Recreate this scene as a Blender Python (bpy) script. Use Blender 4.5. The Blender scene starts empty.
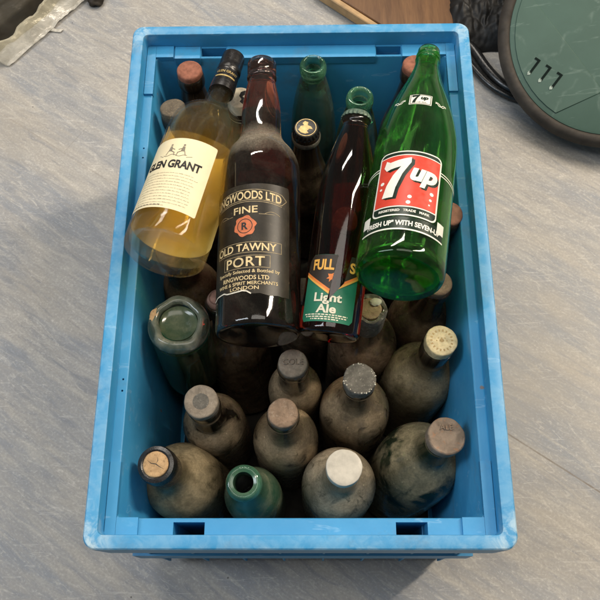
import bpy, bmesh, math, random
from mathutils import Vector, Matrix, noise
random.seed(7)
C = bpy.context.scene.collection
S = bpy.context.scene

# ------------------------------------------------------------------ camera
cam = bpy.data.cameras.new('camera'); camo = bpy.data.objects.new('camera', cam); C.objects.link(camo)
CAM = Vector((0.014683, -0.351769, 1.066323))
camo.location = CAM; camo.rotation_euler = (0.378615, 0.018461, 0.001828)
cam.sensor_width = 36; cam.lens = 782.329/600*36; cam.clip_start = 0.02; cam.clip_end = 60
S.camera = camo
# ------------------------------------------------------------------ room light
w = bpy.data.worlds.new('World'); S.world = w; w.use_nodes = True
bg = w.node_tree.nodes['Background']; bg.inputs[0].default_value = (1.0, 0.98, 0.95, 1); bg.inputs[1].default_value = 0.12
def area(name, loc, target, sx, sy, power, col):
    l = bpy.data.lights.new(name, 'AREA'); l.shape = 'RECTANGLE'; l.size = sx; l.size_y = sy
    l.energy = power; l.color = col
    o = bpy.data.objects.new(name, l); C.objects.link(o); o.location = loc
    d = Vector(target)-Vector(loc); o.rotation_euler = d.to_track_quat('-Z', 'Y').to_euler()
    return o
area('ceiling_tube_light', (1.75, 0.95, 2.30), (0.1, 0.0, 0.1), 0.16, 1.7, 78, (1.0, 0.87, 0.70))
area('ceiling_tube_light', (-0.35, 1.9, 2.5), (0.0, 0.0, 0.1), 1.4, 0.16, 34, (1.0, 0.92, 0.82))
area('ceiling_panel_light', (0.15, 0.0, 2.75), (0.15, 0.0, 0.0), 1.5, 1.0, 17, (1.0, 0.94, 0.85))
area('ceiling_tube_light', (-1.7, -0.2, 2.3), (0.0, 0.0, 0.0), 0.5, 1.6, 28, (0.84, 0.92, 1.0))
S.view_settings.view_transform = 'Standard'; S.view_settings.look = 'None'
S.view_settings.exposure = 0.0; S.view_settings.gamma = 1.0; S.view_settings.use_curve_mapping = False
S.render.engine = 'CYCLES'
S.cycles.max_bounces = 14; S.cycles.transmission_bounces = 14; S.cycles.transparent_max_bounces = 12
S.cycles.volume_bounces = 3; S.cycles.glossy_bounces = 6; S.cycles.diffuse_bounces = 4
S.cycles.use_denoising = True; S.cycles.sample_clamp_indirect = 6.0

# ------------------------------------------------------------------ helpers
def T(o, label=None, cat=None, group=None, kind=None):
    if label: o['label'] = label
    if cat: o['category'] = cat
    if group: o['group'] = group
    if kind: o['kind'] = kind
    return o
def empty(name, loc=(0,0,0), mat=None):
    o = bpy.data.objects.new(name, None); C.objects.link(o); o.empty_display_size = .02
    if mat is not None: o.matrix_world = mat
    else: o.location = loc
    return o
def link(name, bm, mat, parent=None, smooth=True, angle=38):
    me = bpy.data.meshes.new(name)
    bmesh.ops.recalc_face_normals(bm, faces=bm.faces[:])
    if smooth:
        a = math.radians(angle)
        for f in bm.faces: f.smooth = True
        for e in bm.edges:
            e.smooth = not (len(e.link_faces) == 2 and e.calc_face_angle(0) > a)
    bm.to_mesh(me); bm.free()
    me.materials.append(mat)
    o = bpy.data.objects.new(name, me); C.objects.link(o)
    if parent is not None: o.parent = parent
    return o
def chaikin(p, it=2):
    for _ in range(it):
        q = [p[0]]
        for a, b in zip(p[:-1], p[1:]):
            q.append((a[0]*.75+b[0]*.25, a[1]*.75+b[1]*.25)); q.append((a[0]*.25+b[0]*.75, a[1]*.25+b[1]*.75))
        q.append(p[-1]); p = q
    return p
def lathe(bm, prof, seg=56, closed=False, mod=None, off=(0,0)):
    rings = []
    for r, z in prof:
        if r < 1e-6: rings.append([bm.verts.new((off[0], off[1], z))]); continue
        ring = []
        for i in range(seg):
            a = 2*math.pi*i/seg
            rr = r*(mod(a, z) if mod else 1)
            ring.append(bm.verts.new((off[0]+rr*math.cos(a), off[1]+rr*math.sin(a), z)))
        rings.append(ring)
    pairs = list(zip(rings[:-1], rings[1:]))
    if closed: pairs.append((rings[-1], rings[0]))
    for A, B in pairs:
        if len(A) == 1 and len(B) == 1: continue
        for i in range(seg):
            j = (i+1) % seg
            if len(A) == 1: bm.faces.new((A[0], B[i], B[j]))
            elif len(B) == 1: bm.faces.new((A[i], B[0], A[j]))
            else: bm.faces.new((A[i], B[i], B[j], A[j]))
    return bm
def box(bm, x0, x1, y0, y1, z0, z1):
    v = [bm.verts.new((x, y, z)) for z in (z0, z1) for x, y in ((x0,y0),(x1,y0),(x1,y1),(x0,y1))]
    for f in ((3,2,1,0),(4,5,6,7),(0,1,5,4),(1,2,6,5),(2,3,7,6),(3,0,4,7)): bm.faces.new([v[i] for i in f])
def bevel(bm, w, seg=2, ang=30):
    es = [e for e in bm.edges if len(e.link_faces) == 2 and e.calc_face_angle(0) > math.radians(ang)]
    bmesh.ops.bevel(bm, geom=es, offset=w, segments=seg, affect='EDGES', profile=.5)
def tube(pts, r, seg=12, closed=False):
    bm = bmesh.new(); P = []
    n = len(pts)
    for i in range(n-1):
        p0, p1, p2, p3 = [Vector(pts[max(0, min(n-1, k))]) for k in (i-1, i, i+1, i+2)]
        for k in range(8):
            t = k/8
            P.append(.5*((2*p1)+(-p0+p2)*t+(2*p0-5*p1+4*p2-p3)*t*t+(-p0+3*p1-3*p2+p3)*t**3))
    P.append(Vector(pts[-1]))
    rings = []; up = Vector((0,0,1))
    for i, p in enumerate(P):
        d = (P[min(i+1, len(P)-1)]-P[max(i-1, 0)]).normalized()
        s = d.cross(up).normalized(); u = s.cross(d)
        rings.append([bm.verts.new(p+r*(math.cos(a)*s+math.sin(a)*u)) for a in [2*math.pi*k/seg for k in range(seg)]])
    for A, B in zip(rings[:-1], rings[1:]):
        for k in range(seg): bm.faces.new((A[k], A[(k+1)%seg], B[(k+1)%seg], B[k]))
    bm.faces.new(rings[0][::-1]); bm.faces.new(rings[-1])
    return bm

# ------------------------------------------------------------------ material helpers
class N:
    def __init__(s, name):
        s.m = bpy.data.materials.new(name); s.m.use_nodes = True; s.t = s.m.node_tree
        s.p = s.t.nodes['Principled BSDF']; s.out = s.t.nodes['Material Output']
    def n(s, typ, **kw):
        x = s.t.nodes.new(typ)
        for k, v in kw.items():
            if k.startswith('i_'):
                key = k[2:]; key = int(key) if key.isdigit() else key.replace('_', ' ')
                s.set(x.inputs[key], v)
            else: setattr(x, k, v)
        return x
    def set(s, inp, v):
        if isinstance(v, bpy.types.NodeSocket): s.t.links.new(v, inp)
        else:
            if isinstance(v, tuple) and len(v) == 3 and inp.type == 'RGBA': v = (*v, 1)
            inp.default_value = v
    def coord(s, rand=True, scale=(1,1,1), rot=(0,0,0)):
        tc = s.n('ShaderNodeTexCoord'); v = tc.outputs['Object']
        if rand:
            oi = s.n('ShaderNodeObjectInfo')
            mu = s.n('ShaderNodeMath', operation='MULTIPLY', i_0=oi.outputs['Random'], i_1=37.0)
            v = s.n('ShaderNodeVectorMath', operation='ADD', i_0=v, i_1=mu.outputs[0]).outputs[0]
        return s.n('ShaderNodeMapping', i_Vector=v, i_Scale=scale, i_Rotation=rot).outputs[0]
    def noise(s, vec, scale, detail=4, rough=.55, dist=0):
        return s.n('ShaderNodeTexNoise', i_Vector=vec, i_Scale=scale, i_Detail=detail, i_Roughness=rough, i_Distortion=dist).outputs['Fac']
    def ramp(s, fac, *stops):
        r = s.n('ShaderNodeValToRGB', i_Fac=fac); e = r.color_ramp.elements
        while len(e) < len(stops): e.new(.5)
        for x, (p, c) in zip(e, stops):
            x.position = p; x.color = (c, c, c, 1) if not isinstance(c, tuple) else (*c, 1)
        return r.outputs[0]
    def mix(s, f, a, b):
        x = s.n('ShaderNodeMix', data_type='RGBA'); s.set(x.inputs[0], f); s.set(x.inputs[6], a); s.set(x.inputs[7], b); return x.outputs[2]
    def math(s, op, a, b=0.0, clamp=False):
        x = s.n('ShaderNodeMath', operation=op, use_clamp=clamp); s.set(x.inputs[0], a); s.set(x.inputs[1], b); return x.outputs[0]
    def bump(s, h, st=.3, dist=.001):
        b = s.n('ShaderNodeBump', i_Height=h, i_Strength=st, i_Distance=dist); return b.outputs[0]
    def P(s, **kw):
        for k, v in kw.items(): s.set(s.p.inputs[k.replace('_', ' ')], v)
        return s
def plain(name, col, rough=.5, var=.25, sc=60, metallic=0.0, bump=.0, spec=.5):
    m = N(name); v = m.coord(); f = m.noise(v, sc)
    lo = tuple(c*(1-var) for c in col); hi = tuple(min(1, c*(1+var)) for c in col)
    m.P(Base_Color=m.ramp(f, (.3, lo), (.7, hi)), Roughness=m.ramp(m.noise(v, sc*2.3), (.3, max(.02, rough-.08)), (.7, min(1, rough+.1))), Metallic=metallic, Specular_IOR_Level=spec)
    if bump: m.P(Normal=m.bump(m.noise(v, sc*6, 6), bump, .0006))
    return m.m
def dusty(name, glass, dust, cover, sc=22, edge=.06, side=.50):
    """dark glass under a coat of cellar dust, rubbed off in patches"""
    m = N(name); v = m.coord()
    tc = m.n('ShaderNodeTexCoord')
    n1 = m.noise(v, sc, 5, .5, .6); n2 = m.noise(v, 420, 3); n3 = m.noise(v, 70, 5)
    mask = m.math('ADD', n1, m.math('MULTIPLY', m.math('SUBTRACT', n3, .5), .22))
    dust = (dust[0]*1.12, dust[1]*1.05, dust[2]*1.02)
    n4 = m.noise(v, 34, 6, .7, 1.2)
    dcol = m.mix(m.ramp(n4, (.3, 0.), (.7, 1.)), tuple(c*.72 for c in dust), tuple(c*1.15 for c in dust))
    vo = m.n('ShaderNodeTexVoronoi', i_Vector=v, i_Scale=95.0)
    dcol = m.mix(m.ramp(vo.outputs['Distance'], (.06, .7), (.11, 0.)), dcol, tuple(min(1, c*1.9) for c in dust))
    vs = m.n('ShaderNodeMapping', i_Vector=v, i_Scale=(1, 1, .16)).outputs[0]
    run = m.ramp(m.noise(vs, 75, 4, .6, .6), (.60, 1.), (.70, .35))                  # old runs and wipes
    rub = m.ramp(m.noise(v, 60, 4, .6, .5), (.30, .55), (.55, 1.))
    t = 1-cover
    mask = m.ramp(mask, (max(0, .28+t*.42-edge), 0.0), (min(1, .28+t*.42+edge), 1.0))
    nz = m.n('ShaderNodeSeparateXYZ', i_0=tc.outputs['Normal']).outputs[2]      # thicker dust facing up; barer sides also stand in for shade
    dust_shade = m.ramp(m.math('ADD', nz, m.math('MULTIPLY', m.math('SUBTRACT', n3, .5), .5)), (.02, side), (.50, 1.))
    hz = m.n('ShaderNodeSeparateXYZ', i_0=tc.outputs['Object']).outputs[2]        # necks are rubbed by hands
    neck = m.n('ShaderNodeMapRange', i_0=m.math('ADD', hz, m.math('MULTIPLY', m.math('SUBTRACT', n3, .5), .03)), i_1=.188, i_2=.222, i_3=1.0, i_4=.22).outputs[0]
    dust_shade = m.math('MULTIPLY', dust_shade, neck)
    dust_shade = m.math('MULTIPLY', dust_shade, m.math('MULTIPLY', run, rub))
    fac = m.math('MULTIPLY', m.math('MULTIPLY', mask, dust_shade), m.math('ADD', m.math('MULTIPLY', n2, .8), .45), True)
    m.P(Base_Color=glass, Roughness=.16, Coat_Weight=.3, Coat_Roughness=.1)
    d = m.n('ShaderNodeBsdfPrincipled', i_Base_Color=dcol, i_Roughness=.9, i_Normal=m.bump(m.noise(v, 900, 2), .35, .0004))
    d.inputs['Specular IOR Level'].default_value = .15
    mx = m.n('ShaderNodeMixShader', i_0=m.math('MULTIPLY', fac, .96), i_1=m.p.outputs[0], i_2=d.outputs[0])
    m.set(m.out.inputs[0], mx.outputs[0])
    return m.m
def glass(name, absorb, density, dustcol=(.35,.31,.25), dust=.06, rough=.045, tint=(1,1,1), ior=1.5, scatter=None, thru=0.0, collar=None):
    m = N(name); v = m.coord()
    m.P(Base_Color=tint, Roughness=rough, Transmission_Weight=1.0, IOR=ior)
    n1 = m.noise(v, 28, 6, .6, .5); n2 = m.noise(v, 600, 3)
    f = m.math('MULTIPLY', m.ramp(n1, (.42, 0.), (.72, 1.)), m.ramp(n2, (.35, .3), (.65, 1.)))
    f = m.math('ADD', m.math('MULTIPLY', f, dust*2.2), dust*.35)
    if collar:      # a ring of undisturbed dust at this height on the bottle
        z = m.n('ShaderNodeSeparateXYZ', i_0=m.n('ShaderNodeTexCoord').outputs['Object']).outputs[2]
        z = m.math('ADD', z, m.math('MULTIPLY', m.math('SUBTRACT', m.noise(v, 40, 4), .5), .03))
        c = m.math('MULTIPLY', m.ramp(m.math('MULTIPLY', z, 2.5), (collar[0]*2.5, 0.), (collar[1]*2.5, 1.), (collar[2]*2.5, 0.)), m.math('ADD', m.math('MULTIPLY', n2, collar[3]), .05))
        f = m.math('MAXIMUM', f, c)
    d = m.n('ShaderNodeBsdfDiffuse', i_Color=dustcol)
    core = m.p.outputs[0]
    if thru:
        tr = m.n('ShaderNodeBsdfTransparent', i_Color=tint)
        core = m.n('ShaderNodeMixShader', i_0=thru, i_1=core, i_2=tr.outputs[0]).outputs[0]
    mx = m.n('ShaderNodeMixShader', i_0=f, i_1=core, i_2=d.outputs[0])
    m.set(m.out.inputs[0], mx.outputs[0])
    if density:
        va = m.n('ShaderNodeVolumeAbsorption', i_Color=absorb, i_Density=density)
        vo = va.outputs[0]
        if scatter:
            vs = m.n('ShaderNodeVolumeScatter', i_Color=scatter[1], i_Density=scatter[0])
            vo = m.n('ShaderNodeAddShader', i_0=vo, i_1=vs.outputs[0]).outputs[0]
        m.set(m.out.inputs[1], vo)
    return m.m

# ------------------------------------------------------------------ materials
def mat_floor():
    m = N('marbled_vinyl')
    ang = math.radians(34.4)
    tc = m.n('ShaderNodeTexCoord').outputs['Object']
    uv = m.n('ShaderNodeMapping', i_Vector=tc, i_Rotation=(0, 0, ang)).outputs[0]      # x runs along the streaks
    st = m.n('ShaderNodeMapping', i_Vector=uv, i_Scale=(1, 5.0, 1)).outputs[0]
    st2 = m.n('ShaderNodeMapping', i_Vector=uv, i_Scale=(1, 3.4, 1), i_Rotation=(0, 0, .12)).outputs[0]
    big = m.noise(st, 3.4, 4, .6, .6)
    mid = m.noise(st, 14, 7, .66, 1.1)
    wisp = m.noise(st2, 34, 7, .7, 1.8)
    fine = m.noise(tc, 300, 4, .65)
    col = m.mix(m.ramp(big, (.36, 0.), (.64, 1.)), (.265,.280,.305), (.40,.372,.333))
    col = m.mix(m.ramp(mid, (.50, 0.), (.70, .6)), col, (.55,.515,.455))
    col = m.mix(m.ramp(mid, (.30, .7), (.47, 0.)), col, (.185,.20,.23))
    col = m.mix(m.ramp(wisp, (.55, 0.), (.68, .5)), col, (.66,.625,.565))
    col = m.mix(m.ramp(wisp, (.31, .38), (.42, 0.)), col, (.23,.23,.245))
    col = m.mix(m.ramp(fine, (.38, .35), (.62, 0.)), col, (.24,.23,.21))
    col = m.mix(m.ramp(fine, (.58, 0.), (.72, .35)), col, (.70,.67,.61))
    # yellowed grime, broad
    col = m.mix(m.ramp(m.noise(tc, 4.5, 4), (.5, 0.), (.72, .3)), col, (.36,.31,.24))
    sp = m.n('ShaderNodeSeparateXYZ', i_0=uv)
    def seam(c, pos, wd=.0011):
        d = m.math('ABSOLUTE', m.math('SUBTRACT', c, pos)); return m.math('LESS_THAN', d, wd)
    s = m.math('MAXIMUM', seam(sp.outputs[1], .0535), seam(sp.outputs[1], .6635))
    above = m.math('GREATER_THAN', sp.outputs[1], .0535)
    s2 = m.math('MULTIPLY', seam(sp.outputs[0], -.502, .0008), above)
    sm = m.math('MULTIPLY', m.math('MAXIMUM', s, s2), m.math('MULTIPLY', m.ramp(m.noise(tc, 22, 3), (.3, .35), (.6, .9)), m.n('ShaderNodeMapRange', i_0=sp.outputs[0], i_1=-.35, i_2=.15, i_3=.22, i_4=.95).outputs[0]))
    col = m.mix(sm, col, (.16,.13,.10))
    # thin scratches
    sc = m.n('ShaderNodeMapping', i_Vector=tc, i_Scale=(1, 14, 1), i_Rotation=(0, 0, -1.1)).outputs[0]
    scr = m.ramp(m.noise(sc, 11, 2, .5, .2), (.645, 0.), (.66, .30), (.68, 0.))
    col = m.mix(scr, col, (.7,.67,.62))
    # dark specks
    vo = m.n('ShaderNodeTexVoronoi', i_Vector=tc, i_Scale=21.0)
    spk = m.ramp(vo.outputs['Distance'], (.018, .8), (.03, 0.))
    col = m.mix(spk, col, (.06,.055,.05))
    m.P(Base_Color=col, Roughness=m.ramp(mid, (.3, .42), (.7, .6)), Specular_IOR_Level=.35,
        Normal=m.bump(m.math('ADD', m.math('MULTIPLY', wisp, .5), m.math('MULTIPLY', sm, -1.0)), .12, .001))
    return m.m
def mat_crate(edges=True):
    m = N('blue_plastic'); v = m.coord(False)
    a = m.noise(v, 9, 5, .6, .4); b = m.noise(v, 60, 6, .65, .5); c = m.noise(v, 320, 4)
    col = m.mix(m.ramp(a, (.3, 0.), (.7, 1.)), (.030,.235,.475), (.050,.30,.56))
    # pale scuffs
    geo = m.n('ShaderNodeNewGeometry')
    pt = m.ramp(geo.outputs['Pointiness'], (.51, 0.), (.60, 1.))
    sc = m.math('MULTIPLY', m.ramp(m.math('ADD', m.math('MULTIPLY', a, .5), m.math('MULTIPLY', b, .55)), (.62, 0.), (.74, 1.)), .18)
    scp = m.math('MULTIPLY', pt, m.ramp(b, (.40, 0.), (.62, .75)))
    col = m.mix(m.math('MAXIMUM', sc, scp) if edges else sc, col, (.42,.60,.70))
    # long scrape lines
    v2 = m.n('ShaderNodeMapping', i_Vector=v, i_Scale=(1, 5, 3), i_Rotation=(0, 0, .85)).outputs[0]
    col = m.mix(m.ramp(m.noise(v2, 16, 3, .5), (.665, 0.), (.685, .22), (.71, 0.)), col, (.42,.62,.78))
    # whitened, knocked corners of the rim
    sx = m.n('ShaderNodeSeparateXYZ', i_0=v)
    ax = m.math('ABSOLUTE', sx.outputs[0]); ay = m.math('ABSOLUTE', sx.outputs[1])
    kx = m.n('ShaderNodeMapRange', i_0=ax, i_1=.168, i_2=.198).outputs[0]; ky = m.n('ShaderNodeMapRange', i_0=ay, i_1=.255, i_2=.296).outputs[0]
    kz = m.n('ShaderNodeMapRange', i_0=sx.outputs[2], i_1=.300, i_2=.316).outputs[0]
    kn = m.math('MULTIPLY', m.math('MULTIPLY', m.math('MULTIPLY', kx, ky), kz), m.ramp(b, (.44, 0.), (.60, .95)))
    ex = m.n('ShaderNodeMapRange', i_0=ax, i_1=.1925, i_2=.1995).outputs[0]; ey = m.n('ShaderNodeMapRange', i_0=ay, i_1=.2925, i_2=.2995).outputs[0]
    ke = m.math('MULTIPLY', m.math('MULTIPLY', m.math('MAXIMUM', ex, ey), kz), m.ramp(m.noise(v, 23, 6, .7), (.52, 0.), (.68, .38)))
    col = m.mix(m.math('MAXIMUM', kn, ke), col, (.55,.68,.72))
    # grey-brown dirt
    d = m.ramp(m.noise(v, 17, 6, .7), (.56, 0.), (.78, .5))
    col = m.mix(d, col, (.10,.13,.15))
    rs = m.ramp(m.noise(v, 38, 3, .6), (.735, 0.), (.76, .8))
    col = m.mix(rs, col, (.22,.13,.06))
    m.P(Base_Color=col, Roughness=m.ramp(b, (.3, .36), (.7, .55)), Specular_IOR_Level=.45, Normal=m.bump(m.math('ADD', c, b), .12, .0006))
    return m.m
M = {}
M['floor'] = mat_floor(); M['crate'] = mat_crate(); M['pad'] = mat_crate(False)
DK = (.012,.008,.005); GRN = (.008,.018,.009); OL = (.022,.019,.008)
M['dust_tan']   = dusty('tan_cellar_dust', DK, (.34,.265,.165), .90)
M['dust_tan2']  = dusty('tan_cellar_dust_rubbed', DK, (.37,.285,.18), .70, 26)
M['dust_grey']  = dusty('grey_cellar_dust', OL, (.37,.315,.22), .96)
M['dust_olive'] = dusty('olive_cellar_dust', OL, (.32,.265,.16), .92, 30)
M['dust_patchy']= dusty('patchy_cellar_dust', GRN, (.33,.275,.165), .60, 20)
M['dust_thin']  = dusty('thin_cellar_dust', DK, (.20,.15,.10), .50, 30, .2)
M['dust_brown'] = dusty('brown_cellar_dust', (.014,.007,.004), (.24,.175,.11), .74, 24, .15)
M['neck_dark']  = dusty('wiped_neck', DK, (.16,.125,.085), .45, 60, .2)
M['terracotta'] = plain('red_brown_stopper', (.26,.105,.068), .8, .3, 160, bump=.5, spec=.2)
M['rubber_red'] = plain('dusty_red_stopper', (.25,.12,.085), .8, .35, 140, bump=.5, spec=.2)
M['pinkish']    = plain('pinkish_stopper', (.33,.20,.165), .7, .3, 120, bump=.4, spec=.2)
def mat_cap(name, base, spot, amt, sc=240, metal=0.0, rough=.75):
    m = N(name); v = m.coord()
    a = m.noise(v, 90, 5, .65, .4); b = m.noise(v, sc, 5, .7)
    col = m.mix(m.ramp(a, (.35, 0.), (.68, 1.)), tuple(c*.68 for c in base), tuple(c*1.2 for c in base))
    col = m.mix(m.ramp(b, (.56, 0.), (.64, amt)), col, spot)
    col = m.mix(m.ramp(b, (.34, amt), (.42, 0.)), col, tuple(c*.3 for c in base))
    m.P(Base_Color=col, Roughness=rough, Metallic=metal, Specular_IOR_Level=.25, Normal=m.bump(m.math('ADD', a, b), .5, .0008))
    return m.m
M['cap_grey']  = mat_cap('grey_stopper', (.25,.205,.155), (.45,.39,.31), .3)
M['cap_fleck'] = mat_cap('flecked_stopper', (.13,.105,.075), (.32,.25,.15), .55, 420)
M['cap_brown'] = mat_cap('brown_mottled_stopper', (.27,.185,.125), (.40,.32,.24), .5)
M['cap_dark']  = mat_cap('slate_stopper', (.13,.118,.098), (.40,.37,.31), .35, 330)
M['cap_rust']  = mat_cap('rust_marked_stopper', (.25,.185,.135), (.32,.15,.07), .5, 130)
M['cap_pale']  = plain('dull_silver_cap', (.44,.40,.33), .45, .16, 110, bump=.2)
M['cap_cream'] = mat_cap('cream_gold_cap', (.66,.53,.30), (.76,.66,.45), .4, 200, 0., .45)
M['gold_print']= plain('gold_print', (.36,.235,.08), .5, .2)
M['cap_white'] = mat_cap('ivory_cap', (.66,.60,.46), (.76,.72,.60), .4, 100, 0., .5)
M['crumb']     = plain('pale_crumbs', (.60,.55,.44), .9, .25, 300, bump=.5)
M['wax']       = plain('white_wax', (.66,.62,.50), .6, .15, 200, bump=.4)
M['cork']      = mat_cap('cork', (.50,.32,.165), (.20,.11,.05), .6, 260, 0., .9)
M['cork_old']  = mat_cap('old_cork', (.42,.30,.18), (.16,.10,.05), .5, 300, 0., .9)
M['foil_grey'] = mat_cap('torn_lead_foil', (.17,.155,.125), (.5,.46,.38), .5, 200, .2, .55)
M['foil_black']= plain('black_foil', (.010,.009,.009), .28, .3, 120, bump=.25, spec=.6)
M['black_cap'] = plain('black_cap', (.014,.012,.010), .35, .3, 200)
M['gold']      = plain('gold_foil_print', (.50,.37,.15), .4, .25, 300, .3)
M['black_ink'] = plain('black_ink', (.012,.011,.010), .6, .2)
M['grey_ink']  = plain('grey_ink', (.22,.19,.14), .7, .2)
M['white_ink'] = plain('white_enamel', (.76,.74,.66), .35, .06, 90)
M['red_ink']   = plain('red_enamel', (.60,.055,.03), .35, .12, 70)
M['green_ink'] = plain('black_green_enamel', (.008,.022,.012), .3, .2)
M['cream_paper'] = plain('cream_paper', (.76,.66,.43), .6, .06, 40, bump=.1)
def mat_blackpaper():
    m = N('worn_black_paper'); v = m.coord(False)
    a = m.noise(v, 50, 5, .6); b = m.noise(v, 420, 5, .7)
    col = m.mix(m.ramp(a, (.3, 0.), (.7, 1.)), (.012,.010,.007), (.036,.029,.020))
    col = m.mix(m.math('MULTIPLY', m.ramp(b, (.62, 0.), (.70, .6)), m.ramp(a, (.45, .1), (.62, 1.))), col, (.35,.28,.18))
    m.P(Base_Color=col, Roughness=.36, Specular_IOR_Level=.3, Normal=m.bump(a, .15, .001)); return m.m
M['black_paper'] = mat_blackpaper()
M['label_gold'] = plain('faded_gold_print', (.60,.46,.24), .6, .3, 260)
M['label_gold2'] = plain('dull_gold_line', (.34,.26,.14), .6, .3, 260)
M['seal_red'] = plain('orange_red_seal', (.50,.135,.05), .6, .25, 200)
M['torn_paper'] = plain('torn_paper_edge', (.62,.58,.48), .8, .2, 200)
M['ale_green'] = plain('green_paper', (.012,.155,.085), .5, .12, 60)
M['ale_black'] = plain('brown_black_paper', (.022,.014,.008), .5, .2, 60)
M['ale_orange'] = plain('orange_print', (.72,.20,.035), .5, .12, 80)
M['ale_yellow'] = plain('amber_print', (.74,.38,.07), .5, .12, 80)
M['ale_cream'] = plain('cream_print', (.74,.68,.52), .5, .1, 80)
M['glass_clear'] = glass('clear_glass', (.86,.86,.72), 10, (.42,.38,.30), dust=.010, thru=.82)
M['whisky']    = glass('amber_spirit', (1.0,.80,.02), 17, dust=0, rough=0.0, ior=1.1, thru=.97, scatter=(1.1,(1.0,.70,.08)))  # scatter stands in for the glow of light focused in the spirit
M['glass_7']   = glass('bottle_green_glass', (.26,.90,.04), 285, (.30,.33,.24), .018, thru=.27)
M['glass_port']= glass('black_brown_glass', (.72,.20,.05), 66, (.34,.29,.22), .035, collar=(.188,.214,.240,.9))
M['glass_ale'] = glass('brown_glass', (.70,.20,.04), 62, (.22,.15,.09), .008)
M['glass_aqua']= glass('aqua_glass', (.20,.72,.46), 150, (.34,.37,.30), .09, .04, thru=.1)
M['glass_green']= glass('dusty_green_glass', (.15,.66,.28), 170, (.33,.32,.24), .08, .05)
M['lip_green']= glass('bright_green_glass', (.20,.86,.48), 60, (.22,.52,.33), .16, .03, thru=.12)
M['dust_green'] = dusty('dust_on_green_glass', (.014,.075,.042), (.26,.27,.18), .44, 26, .2, .5)
M['black_cloth'] = plain('black_sheet', (.006,.0055,.005), .6, .4, 40, bump=.4)
M['cable'] = plain('black_cable', (.012,.012,.012), .28, .3, 80)
def mat_lid():
    m = N('worn_green_plastic'); v = m.coord(False)
    a = m.noise(v, 8, 5, .6, .3); b = m.noise(v, 60, 5, .7)
    col = m.mix(m.ramp(a, (.3, 0.), (.7, 1.)), (.032,.078,.056), (.048,.105,.078))
    def scr(rot, sc, sx, lo):
        q = m.n('ShaderNodeMapping', i_Vector=v, i_Scale=(1, sx, 1), i_Rotation=(0, 0, rot)).outputs[0]
        return m.ramp(m.noise(q, sc, 4, .6, .35), (lo, 0.), (lo+.02, .2), (lo+.05, 0.))
    col = m.mix(scr(.9, 9, 7, .64), col, (.28,.37,.31)); col = m.mix(scr(-.6, 7, 9, .65), col, (.26,.35,.30)); col = m.mix(scr(.15, 12, 6, .67), col, (.22,.32,.27))
    vo = m.n('ShaderNodeTexVoronoi', i_Vector=m.n('ShaderNodeVectorMath', operation='ADD', i_0=v, i_1=m.n('ShaderNodeVectorMath', operation='SCALE', i_0=m.n('ShaderNodeTexNoise', i_Vector=v, i_Scale=30.).outputs['Color'], i_Scale=.03).outputs[0]).outputs[0], i_Scale=9.0, feature='DISTANCE_TO_EDGE')
    col = m.mix(m.math('MULTIPLY', m.ramp(vo.outputs['Distance'], (.0, .2), (.03, 0.)), m.ramp(b, (.42, 0.), (.62, 1.))), col, (.27,.35,.30))
    m.P(Base_Color=col, Roughness=.5, Normal=m.bump(b, .1, .0008)); return m.m
M['lid'] = mat_lid()
M['worn'] = plain('worn_pale_green', (.30,.36,.31), .7, .3, 200)
M['rubber'] = plain('dark_grey_rubber', (.038,.031,.024), .75, .35, 50, bump=.3)
M['slot'] = plain('dark_slot', (.006,.012,.010), .8, spec=.1)
def mat_board():
    m = N('varnished_wood'); tc = m.n('ShaderNodeTexCoord').outputs['Object']
    v = m.n('ShaderNodeMapping', i_Vector=tc, i_Scale=(14, 1.2, 6), i_Rotation=(0, 0, .15)).outputs[0]
    a = m.noise(v, 5, 6, .65, .6); b = m.noise(v, 26, 5, .7, .3)
    col = m.mix(m.ramp(a, (.32, 0.), (.68, 1.)), (.085,.038,.014), (.185,.092,.036)); col = m.mix(m.ramp(b, (.52, 0.), (.75, .6)), col, (.09,.035,.012))
    m.P(Base_Color=col, Roughness=.36, Coat_Weight=.2, Normal=m.bump(b, .1, .0006)); return m.m
M['board'] = mat_board()
M['board_edge'] = plain('pale_wood_edge', (.42,.27,.13), .5, .25, 40)
def mat_film(name, milky):
    m = N(name); v = m.coord(False)
    tr = m.n('ShaderNodeBsdfTransparent', i_Color=(.93,.92,.88))
    m.P(Base_Color=(.62,.59,.52), Roughness=.18, Specular_IOR_Level=.7, Normal=m.bump(m.noise(v, 45, 5, .6, .6), .5, .004))
    f = m.ramp(m.noise(v, 26, 5, .6, .8), (.35, milky*.55), (.70, min(1, milky*1.5)))
    mx = m.n('ShaderNodeMixShader', i_0=f, i_1=tr.outputs[0], i_2=m.p.outputs[0]); m.set(m.out.inputs[0], mx.outputs[0]); return m.m
M['film'] = mat_film('clear_film', .025); M['hem'] = mat_film('milky_film', .62)
M['tray'] = plain('dark_olive_tray', (.022,.016,.010), .7, .5, 30, bump=.3)

# ------------------------------------------------------------------ setting
bm = bmesh.new()
box(bm, -6, 6, -6, 6, -.05, 0)
T(link('floor', bm, M['floor'], smooth=False), 'grey marbled vinyl floor under the blue crate', 'floor', kind='structure')

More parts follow.
